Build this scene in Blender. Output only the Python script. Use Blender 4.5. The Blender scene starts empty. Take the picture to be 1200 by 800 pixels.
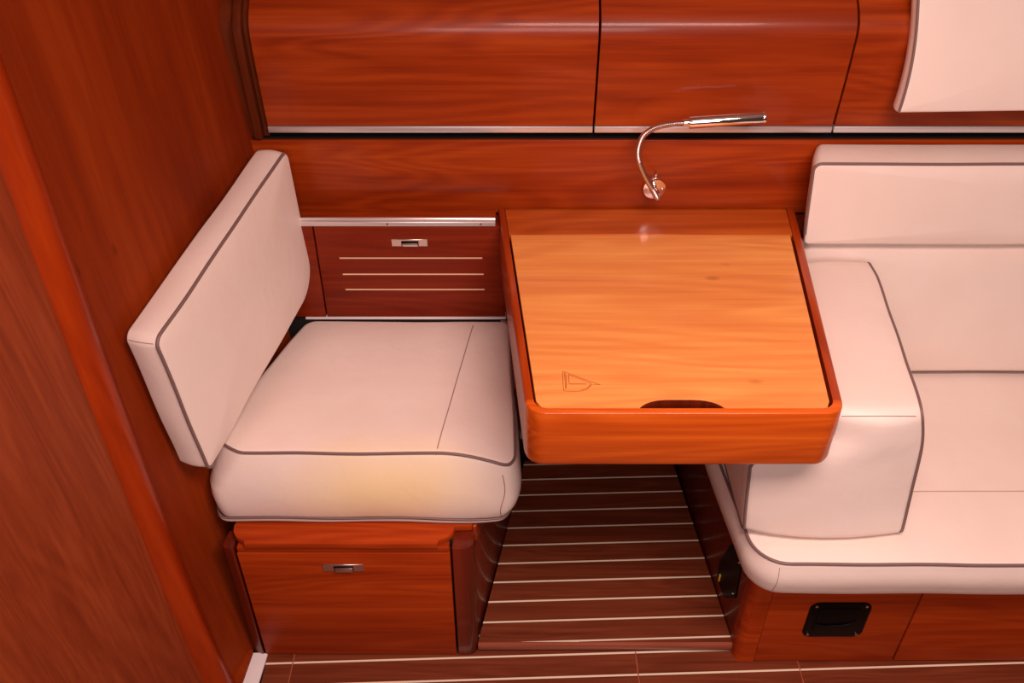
import bpy, bmesh, math, random
from mathutils import Vector, noise, bvhtree

random.seed(7)
scene = bpy.context.scene
COL = scene.collection

# ------------------------------------------------------------------ camera
cam_data = bpy.data.cameras.new('camera')
cam_data.sensor_width = 36.0
cam_data.lens = 31.5
cam = bpy.data.objects.new('camera', cam_data)
cam.location = (0.0, 0.0, 1.55)
cam.rotation_euler = (math.radians(52.0), 0.0, 0.0)
COL.objects.link(cam)
scene.camera = cam

# ------------------------------------------------------------------ world
world = bpy.data.worlds.new('cabin_ambient')
scene.world = world
world.use_nodes = True
bg = world.node_tree.nodes['Background']
bg.inputs[0].default_value = (1.0, 0.62, 0.52, 1)
bg.inputs[1].default_value = 0.05


# ------------------------------------------------------------------ lamps
def area_light(name, loc, target, sx, sy, power, col):
    d = bpy.data.lights.new(name, 'AREA')
    d.shape = 'RECTANGLE'
    d.size, d.size_y = sx, sy
    d.energy = power
    d.color = col
    o = bpy.data.objects.new(name, d)
    o.location = loc
    o.rotation_euler = (Vector(target) - Vector(loc)).to_track_quat('-Z', 'Y').to_euler()
    COL.objects.link(o)
    return o


area_light('deck_hatch_light', (0.38, 0.30, 1.84), (0.38, 0.36, 0.5), 0.80, 0.36, 25.0, (1.0, 0.70, 0.61))
area_light('front_fill_light', (0.10, -0.70, 1.55), (0.15, 1.0, 0.10), 0.9, 0.5, 14.0, (1.0, 0.78, 0.76))  # added fill from behind the camera, not a known opening

# ------------------------------------------------------------------ exposure
vs = scene.view_settings
vs.view_transform = 'Standard'
vs.look = 'None'
vs.exposure = 0.0
vs.gamma = 1.0
vs.use_curve_mapping = False


# ------------------------------------------------------------------ materials
def new_mat(name):
    m = bpy.data.materials.new(name)
    m.use_nodes = True
    nt = m.node_tree
    return m, nt, nt.nodes['Principled BSDF']


def plain(name, col, rough=0.5, metal=0.0, coat=0.0):
    m, nt, b = new_mat(name)
    b.inputs['Base Color'].default_value = (*col, 1)
    b.inputs['Roughness'].default_value = rough
    b.inputs['Metallic'].default_value = metal
    b.inputs['Coat Weight'].default_value = coat
    return m


def wood(name, dark, mid, light, axis=0, grain=11.0, along=0.9, rough=0.35, coat=0.25, knots=0.0, figure=1.0,
         contrast=1.0, spec=0.22, rings_=70.0):
    """Veneer: long streaks, a broad figure, fine pores and a few pin knots."""
    m, nt, b = new_mat(name)
    N, L = nt.nodes, nt.links
    tc = N.new('ShaderNodeTexCoord')
    oi = N.new('ShaderNodeObjectInfo')
    off = N.new('ShaderNodeVectorMath'); off.operation = 'SCALE'
    cmb = N.new('ShaderNodeCombineXYZ')
    L.new(oi.outputs['Random'], cmb.inputs[0]); L.new(oi.outputs['Random'], cmb.inputs[1]); L.new(oi.outputs['Random'], cmb.inputs[2])
    L.new(cmb.outputs[0], off.inputs[0]); off.inputs['Scale'].default_value = 7.3
    add = N.new('ShaderNodeVectorMath'); add.operation = 'ADD'
    L.new(tc.outputs['Object'], add.inputs[0]); L.new(off.outputs[0], add.inputs[1])

    def mapped(sc_along, sc_across):
        mp = N.new('ShaderNodeMapping')
        s = [sc_across] * 3
        s[axis] = sc_along
        mp.inputs['Scale'].default_value = s
        L.new(add.outputs[0], mp.inputs['Vector'])
        return mp.outputs[0]

    def nz(vec, scale, detail, dist, rough_=0.55):
        n = N.new('ShaderNodeTexNoise')
        n.inputs['Scale'].default_value = scale
        n.inputs['Detail'].default_value = detail
        n.inputs['Distortion'].default_value = dist
        n.inputs['Roughness'].default_value = rough_
        L.new(vec, n.inputs['Vector'])
        return n.outputs['Fac']
    broad = nz(mapped(along * 0.8, grain), 1.0, 4.0, 0.9 * figure)
    fine = nz(mapped(along * 2.2, grain * 6.0), 1.0, 3.0, 0.3)
    pores = nz(mapped(along * 9.0, grain * 26.0), 1.0, 2.0, 0.0)

    def math_(op, a, bb):
        n = N.new('ShaderNodeMath'); n.operation = op
        for i, v in enumerate((a, bb)):
            if isinstance(v, (int, float)):
                n.inputs[i].default_value = v
            else:
                L.new(v, n.inputs[i])
        return n.outputs[0]
    cath = nz(mapped(along * 0.75, grain * 0.42), 1.0, 2.0, 0.35, 0.45)
    lines = math_('MULTIPLY_ADD', math_('SINE', math_('MULTIPLY', cath, rings_), 0.0), 0.5)
    lines.node.inputs[2].default_value = 0.5
    s1 = math_('MULTIPLY', broad, 0.50)
    s2 = math_('MULTIPLY', fine, 0.28)
    s3 = math_('MULTIPLY', pores, 0.13)
    s4 = math_('MULTIPLY', lines, 0.09)
    tot = math_('ADD', math_('ADD', s1, s2), math_('ADD', s3, s4))
    rp = N.new('ShaderNodeValToRGB')
    h = 0.16 / contrast
    e = rp.color_ramp.elements
    e[0].position = 0.5 - h; e[0].color = (*dark, 1)
    e[1].position = 0.5 + h; e[1].color = (*light, 1)
    k = e.new(0.5); k.color = (*mid, 1)
    L.new(tot, rp.inputs[0])
    col = rp.outputs[0]
    if knots > 0:
        vo = N.new('ShaderNodeTexVoronoi'); vo.inputs['Scale'].default_value = 1.0
        L.new(mapped(7.4, 15.0), vo.inputs['Vector'])
        mr = N.new('ShaderNodeMapRange')
        mr.inputs['From Min'].default_value = 0.015; mr.inputs['From Max'].default_value = 0.13
        mr.inputs['To Min'].default_value = knots; mr.inputs['To Max'].default_value = 0.0
        L.new(vo.outputs['Distance'], mr.inputs['Value'])
        sel = math_('GREATER_THAN', vo.outputs['Color'], 0.50)
        f = math_('MULTIPLY', mr.outputs[0], sel)
        mx = N.new('ShaderNodeMix'); mx.data_type = 'RGBA'
        L.new(f, mx.inputs['Factor']); L.new(col, mx.inputs['A'])
        mx.inputs['B'].default_value = (dark[0] * 0.35, dark[1] * 0.3, dark[2] * 0.3, 1)
        col = mx.outputs['Result']
    L.new(col, b.inputs['Base Color'])
    bp = N.new('ShaderNodeBump')
    bp.inputs['Strength'].default_value = 0.06
    bp.inputs['Distance'].default_value = 0.001
    L.new(pores, bp.inputs['Height'])
    L.new(bp.outputs[0], b.inputs['Normal'])
    b.inputs['Roughness'].default_value = rough
    b.inputs['Specular IOR Level'].default_value = spec
    b.inputs['Coat Weight'].default_value = coat
    b.inputs['Coat Roughness'].default_value = 0.12
    return m


def leather(name, col, stain=None):
    m, nt, b = new_mat(name)
    N, L = nt.nodes, nt.links
    tc = N.new('ShaderNodeTexCoord')
    n1 = N.new('ShaderNodeTexNoise'); n1.inputs['Scale'].default_value = 5.0; n1.inputs['Detail'].default_value = 3
    L.new(tc.outputs['Object'], n1.inputs['Vector'])
    rp = N.new('ShaderNodeValToRGB')
    e = rp.color_ramp.elements
    e[0].position = 0.3; e[0].color = (col[0] * 0.95, col[1] * 0.92, col[2] * 0.90, 1)
    e[1].position = 0.7; e[1].color = (*col, 1)
    L.new(n1.outputs['Fac'], rp.inputs[0])
    out = rp.outputs[0]
    if stain:
        # a yellowed patch on the front face (centre, radii in object space)
        cx, cy, cz, rx, ry, rz, sc = stain
        mp = N.new('ShaderNodeMapping'); mp.vector_type = 'POINT'
        mp.inputs['Scale'].default_value = (1 / rx, 1 / ry, 1 / rz)
        mp.inputs['Location'].default_value = (-cx / rx, -cy / ry, -cz / rz)
        L.new(tc.outputs['Object'], mp.inputs['Vector'])
        ln = N.new('ShaderNodeVectorMath'); ln.operation = 'LENGTH'
        L.new(mp.outputs[0], ln.inputs[0])
        n2 = N.new('ShaderNodeTexNoise'); n2.inputs['Scale'].default_value = 9.0
        L.new(tc.outputs['Object'], n2.inputs['Vector'])
        ad = N.new('ShaderNodeMath'); ad.operation = 'MULTIPLY_ADD'
        L.new(n2.outputs['Fac'], ad.inputs[0]); ad.inputs[1].default_value = 0.6
        L.new(ln.outputs['Value'], ad.inputs[2])
        mr = N.new('ShaderNodeMapRange'); mr.interpolation_type = 'SMOOTHSTEP'
        mr.inputs['From Min'].default_value = 0.40; mr.inputs['From Max'].default_value = 1.40
        mr.inputs['To Min'].default_value = 0.95; mr.inputs['To Max'].default_value = 0.0
        L.new(ad.outputs[0], mr.inputs['Value'])
        mx = N.new('ShaderNodeMix'); mx.data_type = 'RGBA'
        L.new(mr.outputs[0], mx.inputs['Factor']); L.new(out, mx.inputs['A'])
        mx.inputs['B'].default_value = (*sc, 1)
        out = mx.outputs['Result']
    L.new(out, b.inputs['Base Color'])
    vo = N.new('ShaderNodeTexVoronoi'); vo.inputs['Scale'].default_value = 420.0
    L.new(tc.outputs['Object'], vo.inputs['Vector'])
    n3 = N.new('ShaderNodeTexNoise'); n3.inputs['Scale'].default_value = 14.0; n3.inputs['Detail'].default_value = 3
    n3.inputs['Distortion'].default_value = 0.3
    L.new(tc.outputs['Object'], n3.inputs['Vector'])
    b1 = N.new('ShaderNodeBump'); b1.inputs['Strength'].default_value = 0.10; b1.inputs['Distance'].default_value = 0.0008
    L.new(vo.outputs['Distance'], b1.inputs['Height'])
    b2 = N.new('ShaderNodeBump'); b2.inputs['Strength'].default_value = 0.22; b2.inputs['Distance'].default_value = 0.008
    L.new(n3.outputs['Fac'], b2.inputs['Height']); L.new(b1.outputs[0], b2.inputs['Normal'])
    L.new(b2.outputs[0], b.inputs['Normal'])
    b.inputs['Roughness'].default_value = 0.46
    b.inputs['Specular IOR Level'].default_value = 0.35
    return m


CHERRY = wood('cherry_veneer', (0.192, 0.0177, 0.0014), (0.3, 0.034, 0.0026), (0.408, 0.0585, 0.0048), 0, 19, 1.3, rough=0.38, coat=0.22, contrast=0.95, rings_=90)
RAIL_SHADED = wood('rail_wood_shaded', (0.26, 0.024, 0.0020), (0.38, 0.044, 0.0034), (0.50, 0.072, 0.0070), 1, 18, 0.9, rough=0.35, coat=0.25, contrast=0.9)  # rim wood darkened: light falloff along the side rails put into the colour
CHERRY_LIT = wood('cherry_veneer_lit', (0.2516, 0.0238, 0.0024), (0.37, 0.041, 0.0042), (0.4884, 0.0668, 0.0074), 0, 24, 1.2, rough=0.5, coat=0.0, spec=0.12, contrast=0.9, rings_=80)  # low fronts: stronger light on them painted into a brighter veneer
BULK = wood('bulkhead_veneer', (0.1364, 0.013, 0.001), (0.22, 0.024, 0.0018), (0.3036, 0.0406, 0.0033), 2, 8, 0.6, knots=0.85, figure=0.5, contrast=0.9, rough=0.6, coat=0.0, spec=0.15, rings_=30)
POST = wood('post_solid_wood', (0.2376, 0.0202, 0.0013), (0.33, 0.031, 0.002), (0.4224, 0.0473, 0.0033), 2, 14, 0.5, contrast=0.8, coat=0.2)
DOORW = wood('door_veneer', (0.175, 0.0256, 0.0067), (0.25, 0.04, 0.0105), (0.325, 0.0616, 0.0173), 2, 26, 0.9, rough=0.5, coat=0.0, figure=1.6, contrast=0.8, rings_=110)
LIDW = wood('lid_veneer', (0.714, 0.2232, 0.0576), (0.84, 0.31, 0.08), (0.966, 0.4402, 0.1203), 0, 15, 1.2, knots=0.75, rough=0.4, coat=0.2, contrast=0.85, rings_=90)
STRIPW = wood('back_strip_veneer', (0.375, 0.0618, 0.0078), (0.5, 0.095, 0.012), (0.625, 0.1449, 0.0196), 0, 16, 1.0, coat=0.3)
RIMW = wood('table_solid_wood', (0.4032, 0.051, 0.0036), (0.56, 0.085, 0.006), (0.7168, 0.136, 0.0103), 0, 22, 1.1, rough=0.33, coat=0.3, contrast=0.95, rings_=80)
DRAWER_SHADED = wood('drawer_veneer_shaded', (0.12, 0.008, 0.0008), (0.185, 0.015, 0.0012), (0.25, 0.027, 0.0026), 0, 24, 1.2, rough=0.45, coat=0.05, contrast=0.9, rings_=80)  # same veneer painted darker for the weaker light behind the seat
BEADW = wood('bead_wood', (0.07, 0.011, 0.002), (0.11, 0.017, 0.003), (0.15, 0.025, 0.005), 2, 12, 0.8, rough=0.6, coat=0.0, spec=0.1)
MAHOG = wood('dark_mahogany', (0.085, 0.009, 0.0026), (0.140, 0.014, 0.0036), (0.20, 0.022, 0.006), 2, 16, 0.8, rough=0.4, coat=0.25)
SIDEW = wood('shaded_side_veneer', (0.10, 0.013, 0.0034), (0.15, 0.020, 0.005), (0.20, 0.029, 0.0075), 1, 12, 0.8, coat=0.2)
PLANK = wood('floor_plank', (0.1073, 0.0198, 0.0072), (0.165, 0.033, 0.012), (0.2228, 0.0528, 0.0206), 0, 34, 2.0, rough=0.5, coat=0.0, contrast=0.95)
PLANKEDGE = wood('floor_edge_wood', (0.28, 0.07, 0.038), (0.36, 0.10, 0.055), (0.44, 0.14, 0.08), 0, 26, 1.6, coat=0.3)
LEATHER = leather('cream_leather', (0.92, 0.80, 0.735))
LEATHER_SEAT = leather('cream_leather_seat', (0.92, 0.80, 0.735), stain=(0.07, -0.01, 0.075, 0.22, 0.09, 0.12, (0.96, 0.76, 0.43)))
PIPING = plain('grey_brown_piping', (0.20, 0.125, 0.115), 0.45)
SEAM = plain('seam_thread', (0.40, 0.26, 0.22), 0.7)
FOLD = plain('leather_fold', (0.45, 0.32, 0.29), 0.6)
ALU = plain('satin_aluminium', (0.80, 0.76, 0.76), 0.38, 0.75)
WHITE = plain('white_plastic', (0.85, 0.80, 0.80), 0.4)
CHROME = plain('chrome', (0.92, 0.86, 0.84), 0.07, 1.0)
SATIN = plain('satin_steel', (0.70, 0.60, 0.56), 0.3, 1.0)
BLACK = plain('black_void', (0.004, 0.003, 0.003), 0.9)
BLKPLAST = plain('black_plastic', (0.002, 0.002, 0.002), 0.38)
BLKPLAST.node_tree.nodes['Principled BSDF'].inputs['Specular IOR Level'].default_value = 0.1
CAULK = plain('pale_caulk', (0.85, 0.74, 0.56), 0.5)
INLAY = plain('pale_inlay', (0.80, 0.52, 0.34), 0.4)
GROOVE = plain('engraved_line', (0.42, 0.095, 0.02), 0.7)
YELLOW = plain('yellow_tag', (0.75, 0.55, 0.05), 0.5)


# ------------------------------------------------------------------ helpers
def tag(o, label, cat, group=None):
    o['label'] = label
    o['category'] = cat
    if group:
        o['group'] = group
    return o


def thing(name, label, cat, loc, group=None):
    o = bpy.data.objects.new(name, None)
    o.empty_display_size = 0.05
    o.location = loc
    COL.objects.link(o)
    return tag(o, label, cat, group)


def base_of(o):
    v = Vector((0, 0, 0))
    while o is not None:
        v += o.location
        o = o.parent
    return v


def link_mesh(name, bm, mat, parent=None, origin=None, angle=38):
    b = base_of(parent) if parent else Vector((0, 0, 0))
    org = Vector(origin) if origin is not None else b
    bmesh.ops.recalc_face_normals(bm, faces=bm.faces[:])
    bmesh.ops.translate(bm, verts=bm.verts[:], vec=-org)
    me = bpy.data.meshes.new(name)
    bm.to_mesh(me)
    bm.free()
    me.shade_smooth()
    me.set_sharp_from_angle(angle=math.radians(angle))
    me.materials.append(mat)
    o = bpy.data.objects.new(name, me)
    o.location = org - b
    o.parent = parent
    COL.objects.link(o)
    return o


def struct(o):
    o['kind'] = 'structure'
    return o


def loft(bm, rings, closed_caps=True, closed_loop=True):
    """rings: list of equally long 3D point lists."""
    vr = [[bm.verts.new(p) for p in r] for r in rings]
    n = len(vr[0])
    for a, b in zip(vr[:-1], vr[1:]):
        for i in range(n if closed_loop else n - 1):
            j = (i + 1) % n
            bm.faces.new((a[i], a[j], b[j], b[i]))
    if closed_caps:
        bm.faces.new(vr[0][::-1])
        bm.faces.new(vr[-1])
    return vr


def bevel(bm, w, seg=2, angle=30):
    if w <= 0:
        return
    bm.normal_update()
    es = [e for e in bm.edges if len(e.link_faces) == 2 and e.calc_face_angle(0) > math.radians(angle)]
    bmesh.ops.bevel(bm, geom=es, offset=w, segments=seg, profile=0.5, affect='EDGES', clamp_overlap=True)


def prism(name, poly, z0, z1, mat, parent=None, bev=0.0, seg=2, axis='z', origin=None):
    """Extrude a polygon. axis z: poly in xy; axis y: poly in xz; axis x: poly in yz."""
    bm = bmesh.new()

    def P(p, h):
        if axis == 'z':
            return (p[0], p[1], h)
        if axis == 'y':
            return (p[0], h, p[1])
        return (h, p[0], p[1])
    loft(bm, [[P(p, z0) for p in poly], [P(p, z1) for p in poly]])
    bmesh.ops.recalc_face_normals(bm, faces=bm.faces[:])
    bevel(bm, bev, seg)
    return link_mesh(name, bm, mat, parent, origin)


def box(name, x0, x1, y0, y1, z0, z1, mat, parent=None, bev=0.0, seg=2, origin=None):
    return prism(name, [(x0, y0), (x1, y0), (x1, y1), (x0, y1)], z0, z1, mat, parent, bev, seg, origin=origin)


def rounded(poly, radii, n=7):
    """Round the corners of a closed 2D polygon."""
    out = []
    k = len(poly)
    for i in range(k):
        p = Vector(poly[i]); a = Vector(poly[i - 1]); b = Vector(poly[(i + 1) % k])
        r = radii[i] if isinstance(radii, (list, tuple)) else radii
        u = (a - p); v = (b - p)
        lu, lv = u.length, v.length
        u.normalize(); v.normalize()
        if r <= 1e-6 or abs(u.dot(v)) > 0.999:
            out.append((p.x, p.y)); continue
        half = u.angle(v) / 2
        d = min(r / math.tan(half), lu * 0.48, lv * 0.48)
        rr = d * math.tan(half)
        c = p + (u + v).normalized() * (rr / math.sin(half))
        s = p + u * d - c
        e = p + v * d - c
        ang = s.angle_signed(e)
        for q in range(n + 1):
            t = -ang * q / n
            w = Vector((s.x * math.cos(t) - s.y * math.sin(t), s.x * math.sin(t) + s.y * math.cos(t)))
            out.append((c.x + w.x, c.y + w.y))
    return out


def resample(poly, step):
    out = []
    k = len(poly)
    for i in range(k):
        a = Vector(poly[i]); b = Vector(poly[(i + 1) % k])
        m = max(1, int(math.ceil((b - a).length / step)))
        for q in range(m):
            p = a.lerp(b, q / m)
            out.append((p.x, p.y))
    return out


def ccw(poly):
    s = sum(poly[i - 1][0] * poly[i][1] - poly[i][0] * poly[i - 1][1] for i in range(len(poly)))
    return poly if s > 0 else poly[::-1]


def normals2d(poly):
    out = []
    k = len(poly)
    for i in range(k):
        d = Vector(poly[(i + 1) % k]) - Vector(poly[i - 1])
        d.normalize()
        out.append(Vector((d.y, -d.x)))
    return out


def cushion(name, outline, t, r, mapf, mat, parent, puff=0.006, bulge=0.004, nz=0.0015, nzs=7.0, step=0.02, rings=9, pw=3.0,
            bottom_r=None):
    """Soft upholstered slab: an outline of thickness t with rounded edges, crowned faces and bulging borders."""
    poly = ccw(resample(outline, step))
    nr = normals2d(poly)
    c = sum((Vector(p) for p in poly), Vector((0, 0))) / len(poly)
    br = r if bottom_r is None else bottom_r
    prof = []
    # (mode, ring scale or inset, w)
    for q in range(1, rings + 1):
        s = q / rings
        prof.append(('s', s, 0.0, br))
    for q in range(1, 5):
        a = q / 4 * math.pi / 2
        prof.append(('i', br * (1 - math.sin(a)), br * (1 - math.cos(a)), 0))
    for q in range(1, 6):
        f = q / 6
        prof.append(('b', bulge * math.sin(math.pi * f), br + (t - r - br) * f, 0))
    for q in range(0, 4):
        a = q / 4 * math.pi / 2
        prof.append(('i', r * (1 - math.cos(a)), t - r + r * math.sin(a), 0))
    for q in range(rings, 0, -1):
        s = q / rings
        prof.append(('s', s, t + puff * (1 - s ** pw), r))
    bm = bmesh.new()

    def pos(i, pr):
        p = Vector(poly[i])
        m, a, w, ins = pr
        if m == 's':
            q = p - nr[i] * ins
            q = c + (q - c) * a
        elif m == 'i':
            q = p - nr[i] * a
        else:
            q = p + nr[i] * a
        v = Vector(mapf(q.x, q.y, w))
        if nz:
            v += noise.noise_vector(v * nzs) * nz
        return v
    ring_v = []
    for pr in prof:
        ring_v.append([bm.verts.new(pos(i, pr)) for i in range(len(poly))])
    n = len(poly)
    for a, b in zip(ring_v[:-1], ring_v[1:]):
        for i in range(n):
            j = (i + 1) % n
            bm.faces.new((a[i], a[j], b[j], b[i]))
    for rg, w in ((ring_v[0], 0.0), (ring_v[-1], t + puff)):
        v = Vector(mapf(c.x, c.y, w))
        if nz:
            v += noise.noise_vector(v * nzs) * nz
        cv = bm.verts.new(v)
        for i in range(n):
            bm.faces.new((rg[i], rg[(i + 1) % n], cv))
    o = link_mesh(name, bm, mat, parent, angle=70)

    def edge_path(w_edge='top', push=0.0):
        pts = []
        for i in range(n):
            if not isinstance(w_edge, str):
                q = Vector(poly[i]) + nr[i] * (bulge * 0.5 + push)
                v = Vector(mapf(q.x, q.y, w_edge))
                pts.append(v + noise.noise_vector(v * nzs) * nz)
                continue
            rr = r if w_edge == 'top' else br
            q = Vector(poly[i]) - nr[i] * (rr * 0.29 - push)
            w = t - rr * 0.29 + push if w_edge == 'top' else rr * 0.29 - push
            v = Vector(mapf(q.x, q.y, w))
            if nz:
                v += noise.noise_vector(v * nzs) * nz
            pts.append(v)
        return pts
    return o, edge_path


def tube(name, pts, rad, mat, parent=None, closed=False, seg=8, radf=None, origin=None):
    bm = bmesh.new()
    n = len(pts)
    pts = [Vector(p) for p in pts]
    up = Vector((0.13, 0.21, 0.97))
    rings = []
    prev = None
    for i in range(n):
        a = pts[(i - 1) % n] if (closed or i > 0) else pts[i]
        b = pts[(i + 1) % n] if (closed or i < n - 1) else pts[i]
        d = (b - a).normalized()
        if prev is None:
            x = d.cross(up)
            if x.length < 1e-3:
                x = d.cross(Vector((1, 0, 0)))
        else:
            x = prev - d * prev.dot(d)
        x.normalize()
        prev = x
        y = d.cross(x)
        rr = radf(i) if radf else rad
        rings.append([pts[i] + (x * math.cos(2 * math.pi * k / seg) + y * math.sin(2 * math.pi * k / seg)) * rr for k in range(seg)])
    if closed:
        vr = loft(bm, rings, closed_caps=False)
        # find the twist between the last and the first ring
        best = min(range(seg), key=lambda s: (rings[-1][0] - rings[0][s]).length)
        for k in range(seg):
            bm.faces.new((vr[-1][k], vr[-1][(k + 1) % seg], vr[0][(k + 1 + best) % seg], vr[0][(k + best) % seg]))
    else:
        loft(bm, rings)
    return link_mesh(name, bm, mat, parent, origin, angle=60)


def smooth_path(ctrl, per=10):
    """Catmull-Rom through the control points."""
    P = [Vector(p) for p in ctrl]
    P = [P[0] * 2 - P[1]] + P + [P[-1] * 2 - P[-2]]
    out = []
    for i in range(1, len(P) - 2):
        for q in range(per):
            t = q / per
            a, b, c, d = P[i - 1], P[i], P[i + 1], P[i + 2]
            out.append(0.5 * ((2 * b) + (c - a) * t + (2 * a - 5 * b + 4 * c - d) * t * t + (3 * b - a - 3 * c + d) * t ** 3))
    out.append(P[-2])
    return out


def cyl(name, a, b, rad, mat, parent, seg=28, bev=0.0, rad2=None):
    a, b = Vector(a), Vector(b)
    d = (b - a).normalized()
    x = d.cross(Vector((0, 0, 1)))
    if x.length < 1e-3:
        x = Vector((1, 0, 0))
    x.normalize(); y = d.cross(x)
    r2 = rad if rad2 is None else rad2
    bm = bmesh.new()
    ring = lambda p, r: [p + (x * math.cos(2 * math.pi * k / seg) + y * math.sin(2 * math.pi * k / seg)) * r for k in range(seg)]
    loft(bm, [ring(a, rad), ring(b, r2)])
    bmesh.ops.recalc_face_normals(bm, faces=bm.faces[:])
    if bev:
        bevel(bm, bev, 2, 50)
    return link_mesh(name, bm, mat, parent)


def clip(poly, region):
    """Clip a convex polygon by a convex CCW region."""
    out = poly
    k = len(region)
    for i in range(k):
        a = Vector(region[i]); b = Vector(region[(i + 1) % k])
        e = b - a
        side = lambda p: e.x * (p[1] - a.y) - e.y * (p[0] - a.x)
        inp, out = out, []
        for j in range(len(inp)):
            p, q = inp[j - 1], inp[j]
            sp, sq = side(p), side(q)
            if (sp >= 0) != (sq >= 0):
                t = sp / (sp - sq)
                out.append((p[0] + (q[0] - p[0]) * t, p[1] + (q[1] - p[1]) * t))
            if sq >= 0:
                out.append(q)
        if len(out) < 3:
            return []
    res = []
    for p in out:
        if not res or (Vector(p) - Vector(res[-1])).length > 1e-5:
            res.append(p)
    if len(res) > 2 and (Vector(res[0]) - Vector(res[-1])).length < 1e-5:
        res.pop()
    return res if len(res) > 2 else []


def arc(pts, keep):
    """The longest run of a closed path whose points satisfy keep."""
    n = len(pts)
    ok = [keep(p) for p in pts]
    if all(ok):
        return pts
    st = next(i for i in range(n) if not ok[i])
    best, cur = [], []
    for k in range(1, n + 1):
        i = (st + k) % n
        if ok[i]:
            cur.append(pts[i])
        else:
            if len(cur) > len(best):
                best = cur
            cur = []
    return cur if len(cur) > len(best) else best


def drape(obj, pts, direction, lift=0.0):
    """Lay points onto an object's surface by casting along a direction."""
    org = base_of(obj)
    me = obj.data
    tree = bvhtree.BVHTree.FromPolygons([v.co + org for v in me.vertices], [p.vertices[:] for p in me.polygons])
    d = Vector(direction).normalized()
    out = []
    for p in pts:
        hit = tree.ray_cast(Vector(p) - d * 0.5, d)[0]
        out.append((hit if hit else Vector(p)) - d * lift)
    return out


# ================================================================== STRUCTURE
# ------------------------------------------------------------------ floors
SL = 0.0340          # the planking runs a little out of square
UX = Vector((1, SL)).normalized()
UY = Vector((-SL, 1)).normalized()


def planking(parent, origin, count0, count1, pitch, caulk, zt, zb, region, cuts):
    """Planks and pale caulk seams, clipped to a region and cut at the panel joints."""
    o = Vector(origin)
    xs = [-3.0] + cuts + [3.0]
    for i in range(count0, count1):
        for half, (d0, d1, nm, mat, top) in enumerate(((caulk, pitch, 'plank', PLANK, zt), (0.0, caulk, 'caulk_seam', CAULK, zt - 0.0003))):
            for a, b in zip(xs[:-1], xs[1:]):
                g = 0.0012
                reg = clip(region, [(a + (g if a > -3 else 0), -9), (b - (g if b < 3 else 0), -9), (b - (g if b < 3 else 0), 9), (a + (g if a > -3 else 0), 9)])
                if not reg:
                    continue
                p0 = o + UY * (i * pitch + d0)
                p1 = o + UY * (i * pitch + d1)
                quad = [p0 - UX * 3, p0 + UX * 3, p1 + UX * 3, p1 - UX * 3]
                pl = clip([(q.x, q.y) for q in quad], ccw(reg))
                if not pl:
                    continue
                cx = sum(q[0] for q in pl) / len(pl); cy = sum(q[1] for q in pl) / len(pl)
                prism(nm, pl, zb, top, mat, parent, bev=0.0004 if nm == 'plank' else 0, seg=1, origin=(cx, cy, zt))


fl = struct(box('floor', -0.75, 2.05, -0.3, 1.60, -0.05, -0.006, BLACK))
planking(fl, (0.0, 0.9915), -25, 3, 0.0475, 0.0040, 0.0, -0.006,
         [(-0.474, -0.1), (2.0, -0.1), (2.0, 1.06), (-0.474, 1.06)], [-0.4222, 0.2405, 0.5510])
for jx in (-0.4222, 0.2405, 0.5510):
    prism('joint_strip', [(jx - 0.0012, -0.1), (jx + 0.0012, -0.1), (jx + 0.0012, 1.02), (jx - 0.0012, 1.02)], -0.006, -0.0008, PLANKEDGE, fl)
STEP = [(-0.066, 1.006), (0.428, 1.006), (0.380, 1.50), (0.030, 1.50)]
st = struct(prism('floor_step', STEP, 0.0, 0.012, BLACK))
planking(st, (0.0, 1.0080), -2, 12, 0.0475, 0.0038, 0.020, 0.012, [(-0.0655, 1.0124), (0.4278, 1.0124), (0.380, 1.50), (0.030, 1.50)], [])
prism('edge_strip', [(-0.066, 1.0055), (0.428, 1.0055), (0.4278, 1.0122), (-0.0655, 1.0122)], 0.003, 0.0199, PLANKEDGE, st, 0.001)


# ------------------------------------------------------------------ bulkhead on the left, its post and the door beside it
def bulk_x(y, z):
    return -0.505 + 0.234 * (y - 1.0) - 0.095 * max(z, 0.0) ** 0.7


def sheet(name, yf0, yf1, z0, z1, depth, mat, ny=14, nz_=26, off=0.0):
    bm = bmesh.new()
    front, back = [], []
    for k in range(nz_ + 1):
        z = z0 + (z1 - z0) * (k / nz_) ** 1.4
        ra, rb = [], []
        for j in range(ny + 1):
            y = yf0(z) + (yf1(z) - yf0(z)) * j / ny
            x = bulk_x(y, z) + off
            ra.append(bm.verts.new((x, y, z)))
            rb.append(bm.verts.new((x - depth, y, z)))
        front.append(ra); back.append(rb)
    for k in range(nz_):
        for j in range(ny):
            bm.faces.new((front[k][j], front[k][j + 1], front[k + 1][j + 1], front[k + 1][j]))
            bm.faces.new((back[k][j], back[k + 1][j], back[k + 1][j + 1], back[k][j + 1]))
    for k in range(nz_):
        bm.faces.new((front[k][0], front[k + 1][0], back[k + 1][0], back[k][0]))
        bm.faces.new((front[k][ny], back[k][ny], back[k + 1][ny], front[k + 1][ny]))
    for j in range(ny):
        bm.faces.new((front[0][j], back[0][j], back[0][j + 1], front[0][j + 1]))
        bm.faces.new((front[nz_][j], front[nz_][j + 1], back[nz_][j + 1], back[nz_][j]))
    return link_mesh(name, bm, mat)


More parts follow.
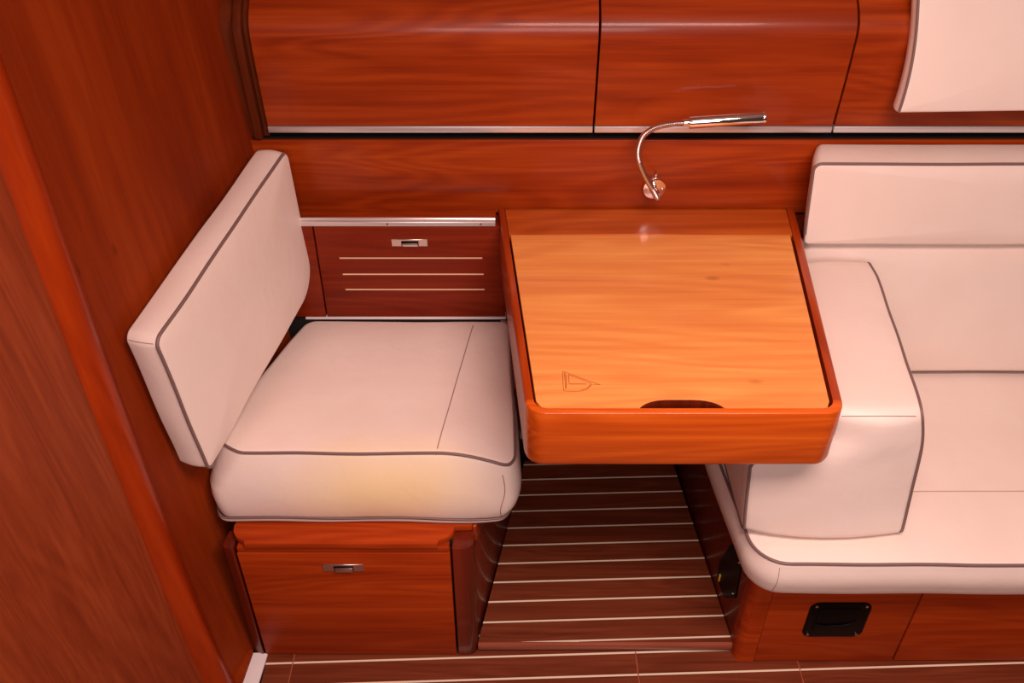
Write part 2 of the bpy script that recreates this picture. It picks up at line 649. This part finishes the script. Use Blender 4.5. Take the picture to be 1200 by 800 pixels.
post_r = lambda z: 0.936 + 0.088 * z
post_l = lambda z: 0.872 + 0.088 * z
struct(sheet('wall_left', lambda z: post_r(z) - 0.02, lambda z: 1.66, 0.0, 1.70, 0.02, BULK))
struct(sheet('door_1', lambda z: 0.05, lambda z: post_l(z) + 0.01, 0.0, 1.70, 0.03, DOORW, off=0.004))
bm = bmesh.new()
rings = []
for k in range(27):
    z = 1.70 * (k / 26) ** 1.4
    yl, yr = post_l(z), post_r(z)
    ring = []
    for f, h in ((0.0, -0.02), (0.0, 0.004), (0.06, 0.010), (0.30, 0.017), (0.44, 0.0195), (0.60, 0.017), (0.80, 0.010), (0.94, 0.004), (1.0, 0.0005), (1.0, -0.02)):
        y = yl + (yr - yl) * f
        ring.append((bulk_x(y, z) + h, y, z))
    rings.append(ring)
loft(bm, rings)
struct(link_mesh('trim_1', bm, POST, angle=50))
# white threshold strip at the foot of the bulkhead
bm = bmesh.new()
loft(bm, [[(-0.5065, 0.93, -0.001), (-0.478, 0.93, -0.001), (-0.478, 0.93, 0.003), (-0.490, 0.93, 0.006), (-0.5065, 0.93, 0.006)],
          [(-0.501, 0.997, -0.001), (-0.474, 0.997, -0.001), (-0.474, 0.997, 0.003), (-0.486, 0.997, 0.006), (-0.501, 0.997, 0.006)]])
struct(link_mesh('baseboard_left', bm, WHITE, angle=20))

struct(prism('trim_7', [(-0.540, 0.93), (-0.5068, 0.93), (-0.5012, 0.997), (-0.502, 1.0), (-0.530, 1.0)], -0.005, 0.012, BULK))

# cabin headliner above, out of the picture but seen in the chrome
struct(box('ceiling', -1.0, 2.05, -1.4, 1.64, 1.95, 1.98, WHITE))

# ------------------------------------------------------------------ hull side
struct(box('wall_back', -0.52, 2.05, 1.62, 1.65, 0.0, 1.75, BLACK))
struct(box('wall_back_panel', -0.475, 2.00, 1.500, 1.507, 0.690, 0.8395, CHERRY, bev=0.0012))
struct(box('gap_shade_upper', -0.475, 2.00, 1.509, 1.598, 0.660, 0.8385, BLACK))  # black board paints the shade in the gap under the lockers
struct(box('wall_back_lower', -0.46, -0.3735, 1.450, 1.468, 0.480, 0.690, DRAWER_SHADED, bev=0.0008))
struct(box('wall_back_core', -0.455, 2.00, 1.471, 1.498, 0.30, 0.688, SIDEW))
# shelf edge rail of aluminium
r_ = struct(box('trim_3', -0.43, -0.031, 1.460, 1.4995, 0.6915, 0.6985, CHERRY, bev=0.0004))
prism('rail_lip', [(1.4485, 0.6905), (1.4605, 0.6905), (1.4605, 0.7030), (1.4590, 0.7042), (1.4560, 0.7042), (1.4545, 0.7010), (1.4485, 0.6995)], -0.43, -0.031, ALU, r_, 0.0006, 1, axis='x')
for x in (-0.232, -0.058):
    cyl('screw', (x, 1.4530, 0.6955), (x, 1.4476, 0.6955), 0.0022, PIPING, r_, 12)
t4 = struct(box('trim_4', -0.415, -0.012, 1.4475, 1.470, 0.4750, 0.4790, WHITE, bev=0.001))
struct(box('gap_shade_lower', -0.458, -0.012, 1.449, 1.470, 0.335, 0.4745, BLACK))  # black board paints the shade in the gap behind the seat

# frame filler between bulkhead and the upper lockers
DOORP = [(1.496, 0.8690), (1.492, 0.905), (1.488, 0.950), (1.485, 0.995), (1.484, 1.030), (1.486, 1.044), (1.4915, 1.056), (1.502, 1.068), (1.5185, 1.082), (1.540, 1.100), (1.563, 1.125), (1.585, 1.165), (1.598, 1.22), (1.598, 1.60)]
prof = [(y + 0.012, z) for y, z in [(1.496, 0.845)] + DOORP] + [(1.62, 1.60), (1.62, 0.845)]
t6 = struct(prism('trim_6', prof, -0.500, -0.4385, BEADW, axis='x'))
prof2 = [(y - 0.006, z) for y, z in [(1.496, 0.845)] + DOORP[:-2]] + [(y + 0.02, z) for y, z in ([(1.496, 0.845)] + DOORP[:-2])[::-1]]
prism('edge_bead', prof2, -0.462, -0.447, BEADW, t6, 0.003, 2, axis='x')

# ================================================================== UPPER LOCKERS
for x0, x1, lab in ((-0.4360, 0.1440, 'long cherry upper locker with rolled front beside the dark bulkhead'),
                    (0.1475, 0.5715, 'cherry upper locker directly above the chart table and reading lamp'),
                    (0.5750, 2.0000, 'cherry upper locker partly covered by the hanging cream cushion')):
    t = thing('upper_locker', lab, 'cabinet', (x0, 1.598, 0.857), 'upper lockers along the hull')
    inner = [(y + 0.018, z) for y, z in DOORP]
    prism('door', DOORP + inner[::-1], x0, x1, CHERRY, t, 0.0008, 1, axis='x')
    box('edge_strip', x0, x1, 1.4945, 1.516, 0.8565, 0.8680, ALU, t, 0.0008)
    prism('carcass', [(1.517, 0.8575), (1.543, 0.8575), (1.543, 0.882), (1.597, 0.882), (1.597, 1.13), (1.584, 1.122), (1.548, 1.088), (1.505, 1.04), (1.505, 0.95), (1.517, 0.88)],
          x0 + 0.0005, x1 - 0.0005, BLACK, t, axis='x')

# ================================================================== DRAWER BEHIND THE SEAT
t = thing('drawer', 'cherry drawer front with three pale inlay lines behind the seat cushion', 'drawer', (-0.19, 1.47, 0.480))
box('front_panel', -0.3705, -0.014, 1.450, 1.468, 0.4805, 0.6898, DRAWER_SHADED, t, 0.0008)
for z, xl, xr in ((0.620, -0.330, -0.057), (0.583, -0.328, -0.055), (0.547, -0.327, -0.054)):
    box('inlay_line', xl, xr, 1.4490, 1.4515, z - 0.0013, z + 0.0013, INLAY, t)


def latch(parent, x0, x1, z0, z1, y, label=None):
    w = x1 - x0
    a, b = x0 + w * 0.27, x1 - w * 0.25
    zz = z1 - (z1 - z0) * 0.22
    pl = prism('latch_plate', [(x0, z0), (x1, z0), (x1, z1), (x0, z1)], y - 0.0022, y + 0.001, SATIN, parent, 0.0006, 1, axis='y')
    box('latch_recess', a, b, y - 0.0026, y + 0.001, z0 + 0.0012, zz, BLKPLAST, pl)
    box('latch_paddle', a + 0.002, b - 0.0012, y - 0.0052, y, z0 + 0.0008, zz - 0.004, SATIN, pl, 0.0012)
    return pl


latch(t, -0.2275, -0.1595, 0.6472, 0.6625, 1.450)

# ================================================================== CHART TABLE
TT = 0.700
t = thing('chart_table', 'cherry chart table with rounded front corners, lift-up lid and sail emblem', 'table', (0.25, 1.499, 0.595))
outer = [(-0.0265, 1.499), (0.0200, 0.9235), (0.4665, 0.9235), (0.5375, 1.499)]
out_r = rounded(outer, [0.0, 0.030, 0.030, 0.0], 8)
inner = [(-0.0145, 1.498), (0.0322, 0.9340), (0.4535, 0.9340), (0.5220, 1.498)]
in_r = rounded(inner, [0.0, 0.020, 0.020, 0.0], 8)
inset = lambda poly, d: [tuple(Vector(p) - n * d for p, n in [(p, n)])[0][:] for p, n in zip(ccw(poly), normals2d(ccw(poly)))]
# body: floor of the tray and the apron below the rim
bm = bmesh.new()
oc = ccw(out_r)
nn = normals2d(oc)


def off(d):
    r = []
    for p, n in zip(oc, nn):
        q = Vector(p) - n * d
        r.append((q.x, min(q.y, 1.499)))
    return r


rings = []
for d, z in ((0.010, 0.5950), (0.005, 0.5960), (0.0015, 0.5990), (0.0, 0.6040), (0.0, 0.6955), (0.0012, 0.6995), (0.0035, 0.7012), (0.0065, 0.7015)):
    rings.append([(x, y, z) for x, y in off(d)])
ic = ccw(in_r)
# inner rim ring matched to the outer points by nearest index (both share the same point layout)
rings.append([(x, y, 0.7012) for x, y in ic])
rings.append([(x, y, 0.6500) for x, y in ic])
loft(bm, rings)
tb_ = link_mesh('table_body', bm, RIMW, t, angle=35)
tb_.data.materials.append(RAIL_SHADED)  # darker copy of the rim wood, painted falloff towards the back
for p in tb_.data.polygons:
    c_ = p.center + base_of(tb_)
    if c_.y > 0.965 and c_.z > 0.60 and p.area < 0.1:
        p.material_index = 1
prism('tray', [(x * 0.99 + 0.0024, y - 0.002 if y > 1.2 else y + 0.001) for x, y in ic], 0.6502, 0.6540, BLACK, t)
# lid with its finger notch
yb = 1.4030
xl = lambda y: -0.0135 + (0.0322 + 0.0145) * (1.498 - y) / (1.498 - 0.934) + 0.0026
xr = lambda y: 0.5220 - (0.5220 - 0.4535) * (1.498 - y) / (1.498 - 0.934) - 0.0048
yf = 0.9352
notch = [(0.1790, yf), (0.1835, yf + 0.0055), (0.1890, yf + 0.0100), (0.1960, yf + 0.0138), (0.2045, yf + 0.0166), (0.2130, yf + 0.0180), (0.2220, yf + 0.0185)]
notch += [(0.479 - x, y) for x, y in notch[::-1]]
lid_poly = [(xl(yb), yb), (xl(yf + .015), yf + 0.015), (xl(yf) + 0.006, yf + 0.003), (xl(yf) + 0.016, yf)] + notch + [(xr(yf) - 0.014, yf), (xr(yf) - 0.004, yf + 0.003), (xr(yf + .015), yf + 0.015), (xr(yb), yb)]
edge_in = [(x + (0.0016 if x < 0.2395 else -0.0016), max(yf - 0.0005, y - 0.0016)) for x, y in notch]
lid = prism('lid', lid_poly, 0.6860, 0.6998, LIDW, t, 0.0006, 1)
prism('notch_edge', notch + edge_in[::-1], 0.6560, 0.6996, MAHOG, lid)
lid['label'] = 'paler orange lift-up lid with a finger notch at its front edge'
strip_poly = [(xl(yb + .0012) - 0.0022, yb + 0.0012), (xr(yb + .0012) + 0.0044, yb + 0.0012), (0.5215, 1.4985), (-0.0140, 1.4985)]
prism('back_strip', strip_poly, 0.6860, 0.6998, STRIPW, t, 0.0006, 1)
# sail emblem engraved in the lid
EZ = 0.6999
lines = [
    [(0.0746, 1.0165), (0.0742, 0.9740), (0.0770, 0.9722), (0.0900, 0.9716), (0.0985, 0.9720), (0.1070, 0.9752), (0.1135, 0.9830), (0.1165, 0.9868)],
    [(0.0746, 1.0165), (0.0800, 1.0140), (0.0950, 1.0050), (0.1160, 0.9925), (0.1285, 0.9862), (0.1175, 0.9870)],
    [(0.0775, 1.0145), (0.0775, 0.9768)],
    [(0.0792, 1.0120), (0.0792, 0.9870), (0.0778, 0.9770)],
    [(0.0832, 1.0090), (0.0832, 0.9885)],
    [(0.0832, 1.0090), (0.0950, 1.0020), (0.1080, 0.9935), (0.1150, 0.9892), (0.1120, 0.9830), (0.1060, 0.9772), (0.0990, 0.9745)],
]
em = None
for ln in lines:
    pts = []
    for a, b in zip(ln[:-1], ln[1:]):
        for q in range(4):
            pts.append(Vector((*Vector(a).lerp(Vector(b), q / 4), EZ - 0.0002)))
    pts.append(Vector((*ln[-1], EZ - 0.0002)))
    e_ = tube('emblem_line', pts, 0.00055, GROOVE, lid, seg=6)
bm = bmesh.new()
loft(bm, [[(0.0832, 0.9866, EZ - 0.0008), (0.1080, 0.9866, EZ - 0.0008), (0.1080, 0.9890, EZ - 0.0008), (0.0832, 0.9895, EZ - 0.0008)],
          [(0.0832, 0.9866, EZ + 0.0002), (0.1080, 0.9866, EZ + 0.0002), (0.1080, 0.9890, EZ + 0.0002), (0.0832, 0.9895, EZ + 0.0002)]])
link_mesh('emblem_bar', bm, plain('emblem_shade', (0.62, 0.18, 0.045), 0.6), lid)

# ================================================================== SEAT LOCKER (under the left cushion)
t = thing('seat_locker', 'low cherry locker with a steel latch under the left seat cushion', 'cabinet', (-0.28, 1.2, 0.0))
prism('carcass', [(-0.470, 1.013), (-0.112, 1.013), (-0.072, 1.030), (0.012, 1.432), (-0.400, 1.432)], 0.0, 0.318, BLACK, t)
box('door', -0.4760, -0.1075, 0.9955, 1.012, 0.004, 0.3065, CHERRY_LIT, t, 0.001)
box('top_rail', -0.4745, -0.1085, 0.9975, 1.0125, 0.3085, 0.3200, CHERRY_LIT, t, 0.001)
# top board, its front corners scooped out around the posts
sc = 0.034
tb = [(-0.480 + sc * math.sin(math.pi / 2 * k / 8) - 0.002, 0.9945 + sc * (1 - math.sin(math.pi / 2 * (1 - k / 8)))) for k in range(9)]
scoopL = [(-0.4855, 0.9945 + 0.040), (-0.4835, 0.9945 + 0.028), (-0.478, 0.9945 + 0.018), (-0.470, 0.9945 + 0.011), (-0.460, 0.9945 + 0.008), (-0.459, 0.9945)]
scoopR = [(-0.128, 0.9945), (-0.126, 1.0035), (-0.118, 1.006), (-0.110, 1.011), (-0.103, 1.020), (-0.100, 1.031), (-0.0995, 1.034)]
prism('top_board', scoopL + scoopR + [(-0.0755, 1.0345), (-0.0700, 1.0362), (0.0120, 1.432), (-0.405, 1.432)], 0.3205, 0.3340, CHERRY_LIT, t, 0.001)
prism('corner_post', rounded([(-0.1035, 0.9955), (-0.066, 0.9965), (-0.066, 1.036), (-0.1035, 1.036)], [0.002, 0.022, 0.002, 0.002], 8), 0.0, 0.3190, MAHOG, t, 0.0012)
prism('corner_post', rounded([(-0.5020, 1.0000), (-0.4805, 0.9945), (-0.4805, 1.036), (-0.4960, 1.036)], [0.010, 0.002, 0.002, 0.002], 8), 0.0, 0.3190, MAHOG, t, 0.0012)
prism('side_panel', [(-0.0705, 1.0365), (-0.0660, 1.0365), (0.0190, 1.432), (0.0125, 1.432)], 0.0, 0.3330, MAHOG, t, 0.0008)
bm = bmesh.new()
padyz = rounded([(1.034, 0.3335), (1.034, 0.292), (1.10, 0.286), (1.145, 0.3335)], [0.003, 0.006, 0.03, 0.002], 6)
sx = lambda y: -0.0660 + (y - 1.0365) * 0.2149
loft(bm, [[(sx(y) - 0.002, y, z) for y, z in padyz], [(sx(y) + 0.004, y, z) for y, z in padyz]])
link_mesh('side_cleat', bm, CHERRY, t)
latch(t, -0.3320, -0.2605, 0.2605, 0.2790, 0.9955)

# ================================================================== SEAT CUSHION (left)
t = thing('seat_cushion', 'cream leather seat cushion with a yellowed front edge on the low locker', 'cushion', (-0.28, 1.06, 0.3345))
outl = rounded([(-0.533, 1.070), (0.010, 1.064), (-0.004, 1.442), (-0.410, 1.445)], [0.030, 0.026, 0.020, 0.030], 8)


def cl01(x):
    return max(0.0, min(1.0, x))


def seat_map(u, v, w):
    z = 0.3360 + w
    f = cl01((1.12 - v) / 0.05)                       # front border rolls forward below its piping
    b = math.sin(math.pi * (0.36 + 0.64 * cl01(w / 0.138))) * f
    lx = 0.052 * cl01((w - 0.07) / 0.07) * cl01((-0.33 - u) / 0.2) * f
    # the far front corner sags and bulges outwards
    k = cl01((u + 0.13) / 0.14) ** 2 * cl01((1.20 - v) / 0.13) ** 2
    top = cl01((w - 0.05) / 0.09)
    z -= 0.020 * k * top
    low = cl01((0.045 - w) / 0.045)
    uu = u + lx - 0.016 * k * low ** 1.5 + 0.006 * k * math.sin(math.pi * cl01(w / 0.14))
    vv = v - 0.026 * b - 0.016 * k * top + 0.012 * k * low ** 1.5
    # gathered folds in the corner
    fold = 0.0022 * math.sin(u * 210) * k * math.sin(math.pi * cl01(w / 0.13))
    return (uu, vv + fold, z)


so, sp = cushion('cushion_cover', outl, 0.1430, 0.010, seat_map, LEATHER_SEAT, t, puff=0.006, bulge=0.004, nz=0.0036, nzs=8.0, step=0.011, bottom_r=0.014, pw=4)
so.data.materials[0] = LEATHER_SEAT
pth = sp('top', 0.0012)
tube('piping', arc(pth, lambda p: p.y < 1.10 or p.x > -0.03), 0.0026, PIPING, t)
bp_ = sp(0.006, 0.0005)
tube('lower_welt', [p + Vector((0, 0, -0.001)) for p in bp_], 0.0026, FOLD, t, closed=True)
bp_ = sp(0.0115, 0.0006)
tube('lower_welt', [p + Vector((0, 0, 0.001 * math.sin(p.x * 31))) for p in bp_], 0.0017, PIPING, t, closed=True)
seam_pts = [Vector((-0.077, 1.42, 0.48)).lerp(Vector((-0.127, 1.066, 0.48)), k / 30) for k in range(31)]
tube('seam', drape(so, seam_pts, (0, 0, -1), 0.0002), 0.0010, SEAM, t, seg=6)
seamv = [Vector((-0.016, 1.0, 0.446 - 0.095 * k / 14)) for k in range(15)]
tube('seam', drape(so, [p + Vector((0.004 * math.sin(k * .4), 0, 0)) for k, p in enumerate(seamv)], (0, 1, 0), 0.0001), 0.0008, SEAM, t, seg=6)

# ================================================================== BACKREST CUSHION (left, against the bulkhead)
t = thing('backrest_cushion', 'cream leather backrest with grey piping leaning on the dark bulkhead', 'cushion', (-0.46, 1.25, 0.480))
FT, FB, BT, BB = Vector((-0.514, 1.015, 0.756)), Vector((-0.490, 1.015, 0.490)), Vector((-0.398, 1.465, 0.840)), Vector((-0.386, 1.452, 0.560))
BW, BH, BTk = 0.45, 0.30, 0.055


def back_map(u, v, w):
    a, b = u / BW, v / BH
    p = (FB * (1 - a) + BB * a) * (1 - b) + (FT * (1 - a) + BT * a) * b
    dx = BB - FB
    n = Vector((dx.y, -dx.x, 0)).normalized()
    d = (w - BTk)
    q = p + n * d * 0.97
    return (q.x, q.y, q.z)


outl = rounded([(0, 0), (BW, 0), (BW, BH), (0, BH)], [0.014, 0.060, 0.022, 0.016], 8)
bo, bp2 = cushion('cushion_cover', outl, BTk, 0.005, back_map, LEATHER, t, puff=0.007, bulge=0.0025, nz=0.0026, nzs=8, step=0.014)
tube('piping', arc(bp2('top', 0.0010), lambda p: p.y < 1.032 or p.z > 0.60 + 0.5 * (p.y - 1.03) * 0.30 and p.y < 1.452), 0.0027, PIPING, t)
sm = [Vector(back_map(0.006, BH - 0.010, w)) for w in [BTk * k / 8 for k in range(1, 8)]]
tube('seam', drape(bo, sm, (0.15, 0.95, -0.30), 0.0002), 0.0007, SEAM, t, seg=6)

# ================================================================== SOFA BASE
t = thing('settee_bench', 'cherry settee bench front with a black recessed plate under the sofa cushion', 'bench', (0.85, 1.2, 0.0))
prism('carcass', [(0.470, 0.998), (2.00, 0.998), (2.00, 1.47), (0.398, 1.47), (0.432, 1.030)], 0.0, 0.2740, BLACK, t)
box('front_panel', 0.4655, 0.7312, 0.9820, 0.9975, 0.002, 0.2740, CHERRY_LIT, t, 0.0012)
box('front_door', 0.7348, 2.0000, 0.9820, 0.9975, 0.004, 0.2740, CHERRY_LIT, t, 0.0012)
prism('corner_post', rounded([(0.4648, 0.9820), (0.4648, 1.020), (0.4270, 1.020), (0.4270, 0.9820)], [0.0, 0.0, 0.0, 0.032], 10), 0.0, 0.2740, CHERRY_LIT, t, 0.0)
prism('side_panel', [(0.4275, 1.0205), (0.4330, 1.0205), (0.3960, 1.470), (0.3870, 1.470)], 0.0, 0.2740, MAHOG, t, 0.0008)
# black plate on the front
pl = prism('recessed_plate', rounded([(0.5395, 0.0845), (0.6510, 0.0845), (0.6510, 0.1875), (0.5395, 0.1875)], 0.018, 8), 0.9795, 0.9830, BLKPLAST, t, 0.0012, 2, axis='y')
prism('plate_rim', rounded([(0.556, 0.099), (0.6345, 0.099), (0.6345, 0.1735), (0.556, 0.1735)], 0.012, 8), 0.9780, 0.9805, BLKPLAST, pl, 0.001, 2, axis='y')
tube('plate_lip', smooth_path([(0.560, 0.9778, 0.128), (0.578, 0.9770, 0.1235), (0.598, 0.9765, 0.1245), (0.616, 0.9770, 0.127), (0.631, 0.9778, 0.136)], 6), 0.0016, BLKPLAST, pl, seg=8)
for x, z in ((0.5500, 0.0935), (0.6405, 0.0935), (0.5500, 0.1785), (0.6405, 0.1785)):
    cyl('screw', (x, 0.9800, z), (x, 0.9780, z), 0.0026, SATIN, pl, 12)
# black plate on the side under the table
sdx = lambda y: 0.4275 - (y - 1.0205) * 0.0901
syz = rounded([(1.040, 0.120), (1.048, 0.215), (1.105, 0.200), (1.137, 0.110), (1.137, 0.060), (1.085, 0.060)], [0.01, 0.008, 0.008, 0.01, 0.008, 0.012], 5)
bm = bmesh.new()
loft(bm, [[(sdx(y) + 0.002, y, z) for y, z in syz], [(sdx(y) - 0.003, y, z) for y, z in syz]])
sp_ = link_mesh('side_plate', bm, BLKPLAST, t)
box('yellow_tab', sdx(1.120) - 0.0055, sdx(1.120) - 0.0025, 1.118, 1.123, 0.066, 0.086, YELLOW, sp_, 0.001)
for y, z in ((1.052, 0.118), (1.056, 0.205)):
    cyl('screw', (sdx(y) - 0.002, y, z), (sdx(y) - 0.0048, y, z), 0.0025, SATIN, sp_, 12)

# ================================================================== SOFA SEAT CUSHION
t = thing('sofa_seat_cushion', 'long cream leather sofa seat cushion with grey piping on the plinth', 'cushion', (0.85, 1.15, 0.275))
outl = rounded([(0.398, 0.924), (2.00, 0.912), (2.00, 1.455), (0.352, 1.455)], [0.062, 0.01, 0.01, 0.02], 10)


def sofa_map(u, v, w):
    return (u, v, 0.2760 + w)


so2, sp2 = cushion('cushion_cover', outl, 0.0940, 0.010, sofa_map, LEATHER, t, puff=0.004, bulge=0.006, nz=0.0018, nzs=8, step=0.014, bottom_r=0.026, pw=6)
tube('piping', sp2('top', 0.0012), 0.0027, PIPING, t, closed=True)
sm = [Vector((0.64 + 0.75 * k / 30, 1.078, 0.37)) for k in range(31)]
tube('seam', drape(so2, sm, (0, 0, -1), 0.0001), 0.0009, FOLD, t, seg=6)
sv = [Vector((0.437, 0.9, 0.358 - 0.07 * k / 8)) for k in range(9)]
tube('seam', drape(so2, sv, (0, 1, 0), 0.0001), 0.0006, SEAM, t, seg=6)

# ================================================================== END BOLSTER (sofa's end backrest against the table)
t = thing('end_backrest_cushion', 'upright cream leather end cushion wedged between chart table and sofa', 'cushion', (0.52, 1.2, 0.370))


def lerp(a, b, f):
    return a + (b - a) * f


def bol_left(y, z):
    low = 0.386 - 0.016 * max(0, min(1, (z - 0.37) / 0.17))
    edge = 0.4735 + (y - 0.9235) * 0.1234 + 0.006
    f = max(0.0, min(1.0, (z - 0.535) / 0.060))
    f = f * f * (3 - 2 * f)
    return lerp(low - 0.02 * (y - .985), edge, f)


def bol_right(y, z):
    k = max(0.0, min(1.0, (z - 0.37) / 0.275))
    fr = 0.648 - 0.012 * k - 0.026 * k ** 4
    return lerp(fr, 0.657, max(0, min(1, (y - 0.985) / 0.36)) ** 0.75)


BL_T = 0.26


def bol_map(u, v, w):
    f = w / BL_T
    d = max(0.0, min(1.0, (1.10 - u) / 0.11))
    low = max(0.0, min(1.0, (0.44 - v) / 0.06))
    return (lerp(bol_left(u, v), bol_right(u, v), f), u - d * (0.010 * math.sin(math.pi * f) + 0.006 * low * f), v)


outl = rounded([(0.978, 0.3795), (1.350, 0.3795), (1.400, 0.652), (0.990, 0.643)], [0.016, 0.02, 0.015, 0.020], 7)
bo2, bp3 = cushion('cushion_cover', outl, BL_T, 0.010, bol_map, LEATHER, t, puff=0.005, bulge=0.004, nz=0.0024, nzs=9, step=0.014)
tube('piping', bp3('top', 0.001), 0.0027, PIPING, t, closed=True)
tube('piping', bp3('bottom', 0.001), 0.0027, PIPING, t, closed=True)
sm = [Vector((0.487 + 0.118 * k / 16, 0.986, 0.638)) for k in range(17)]
tube('seam', drape(bo2, sm, (0, 0.7, -0.7), 0.0002), 0.0008, SEAM, t, seg=6)

# ================================================================== SOFA BACK CUSHIONS
t = thing('lower_back_cushion', 'broad cream leather lower back cushion standing on the sofa seat', 'cushion', (0.95, 1.43, 0.372))
outl = rounded([(0.545, 0.3785), (2.00, 0.3785), (2.00, 0.6700), (0.545, 0.6700)], [0.02, 0.01, 0.01, 0.025], 7)


def low_map(u, v, w):
    return (u, 1.392 + (v - 0.3745) * 0.12 + (0.042 - w), v)


lo, lp = cushion('cushion_cover', outl, 0.042, 0.013, low_map, LEATHER, t, puff=0.008, bulge=0.003, nz=0.0018, nzs=7, step=0.016, pw=5)
tube('piping', arc(lp('top', 0.0006), lambda p: p.z < 0.40), 0.0025, PIPING, t)

t = thing('upper_back_cushion', 'slim cream leather upper back cushion against the cherry panel', 'cushion', (0.95, 1.45, 0.675))
outl = rounded([(0.5345, 0.6770), (2.00, 0.6770), (2.00, 0.8390), (0.521, 0.8390)], [0.010, 0.01, 0.01, 0.014], 7)


def up_map(u, v, w):
    sk = 0.028 * (0.078 - w) / 0.078
    return (u + sk * max(0, 1 - (u - 0.5) / 0.2), 1.404 + (v - 0.677) * 0.03 + (0.078 - w), v)


uo, up_ = cushion('cushion_cover', outl, 0.078, 0.006, up_map, LEATHER, t, puff=0.006, bulge=0.003, nz=0.0016, nzs=7, step=0.014, pw=5)
tube('piping', arc(up_('top', 0.001), lambda p: p.z > 0.690), 0.0026, PIPING, t)

t = thing('hanging_cushion', 'cream leather cushion hung on the face of the upper locker', 'cushion', (0.95, 1.47, 0.928))
outl = rounded([(0.6505, 0.9235), (2.00, 0.9430), (2.00, 1.40), (0.652, 1.40)], [0.003, 0.01, 0.01, 0.02], 6)


def hang_map(u, v, w):
    z = v
    if z < 1.10:
        y = 1.426 + 0.047 * (max(0.0, z - 0.927) / 0.173) ** 1.3
    else:
        y = 1.473 + 0.36 * (z - 1.10)
    bow = 0.007 * math.sin(math.pi * max(0.0, min(1.0, (z - 0.923) / 0.19))) * max(0.0, 1 - (u - 0.64) / 0.3)
    return (u + bow, min(y, 1.55) + (0.034 - w), z)


ho, hp = cushion('cushion_cover', outl, 0.034, 0.005, hang_map, LEATHER, t, puff=0.005, bulge=0.002, nz=0.0012, nzs=7, step=0.014, pw=5)
tube('piping', arc(hp('top', 0.001), lambda p: p.x < 0.70 and p.z > 0.926 and p.z < 1.385), 0.0022, PIPING, t)

# ================================================================== READING LAMP
t = thing('reading_lamp', 'chrome gooseneck reading lamp on the panel above the chart table', 'lamp', (0.265, 1.500, 0.747))
cyl('mounting_disc', (0.265, 1.4995, 0.747), (0.265, 1.4880, 0.747), 0.0212, CHROME, t, 40, 0.0012)
for x in (0.2495, 0.2805):
    cyl('screw', (x, 1.4885, 0.7465), (x, 1.4860, 0.7465), 0.0024, SATIN, t, 14, 0.0006)
cyl('socket', (0.2650, 1.4885, 0.7490), (0.2645, 1.4490, 0.7535), 0.0050, CHROME, t, 20, 0.001)
cyl('collar', (0.2648, 1.4720, 0.7508), (0.2646, 1.4600, 0.7522), 0.0064, CHROME, t, 20, 0.0012)
ctrl = [(0.2645, 1.4490, 0.7535), (0.2620, 1.4400, 0.7570), (0.2530, 1.4380, 0.7730), (0.2360, 1.4380, 0.8010), (0.2230, 1.4390, 0.8300), (0.2205, 1.4400, 0.8510),
        (0.2260, 1.4400, 0.8740), (0.2400, 1.4400, 0.8880), (0.2580, 1.4400, 0.8950), (0.2790, 1.4400, 0.8985), (0.2960, 1.4400, 0.9000)]
neck = smooth_path(ctrl, 22)
tube('gooseneck', neck, 0.0052, SATIN, t, seg=14, radf=lambda i: 0.0051 + 0.0005 * math.cos(i * math.pi / 1.5))
a, b = Vector((0.2930, 1.4400, 0.8998)), Vector((0.4310, 1.4400, 0.9098))
d = (b - a).normalized()
cyl('neck_ferrule', a, a + d * 0.014, 0.0064, CHROME, t, 20, 0.001)
hd = cyl('lamp_head', a + d * 0.010, b, 0.0104, CHROME, t, 36, 0.001)
cyl('end_ring', b - d * 0.004, b + d * 0.001, 0.0108, CHROME, hd, 36, 0.0006)
cyl('switch', (0.2660, 1.4940, 0.7670), (0.2660, 1.4930, 0.7745), 0.0032, CHROME, t, 16, 0.0008)
cyl('switch_lever', (0.2660, 1.4930, 0.7740), (0.2675, 1.4900, 0.7860), 0.0011, CHROME, t, 10, rad2=0.0016)
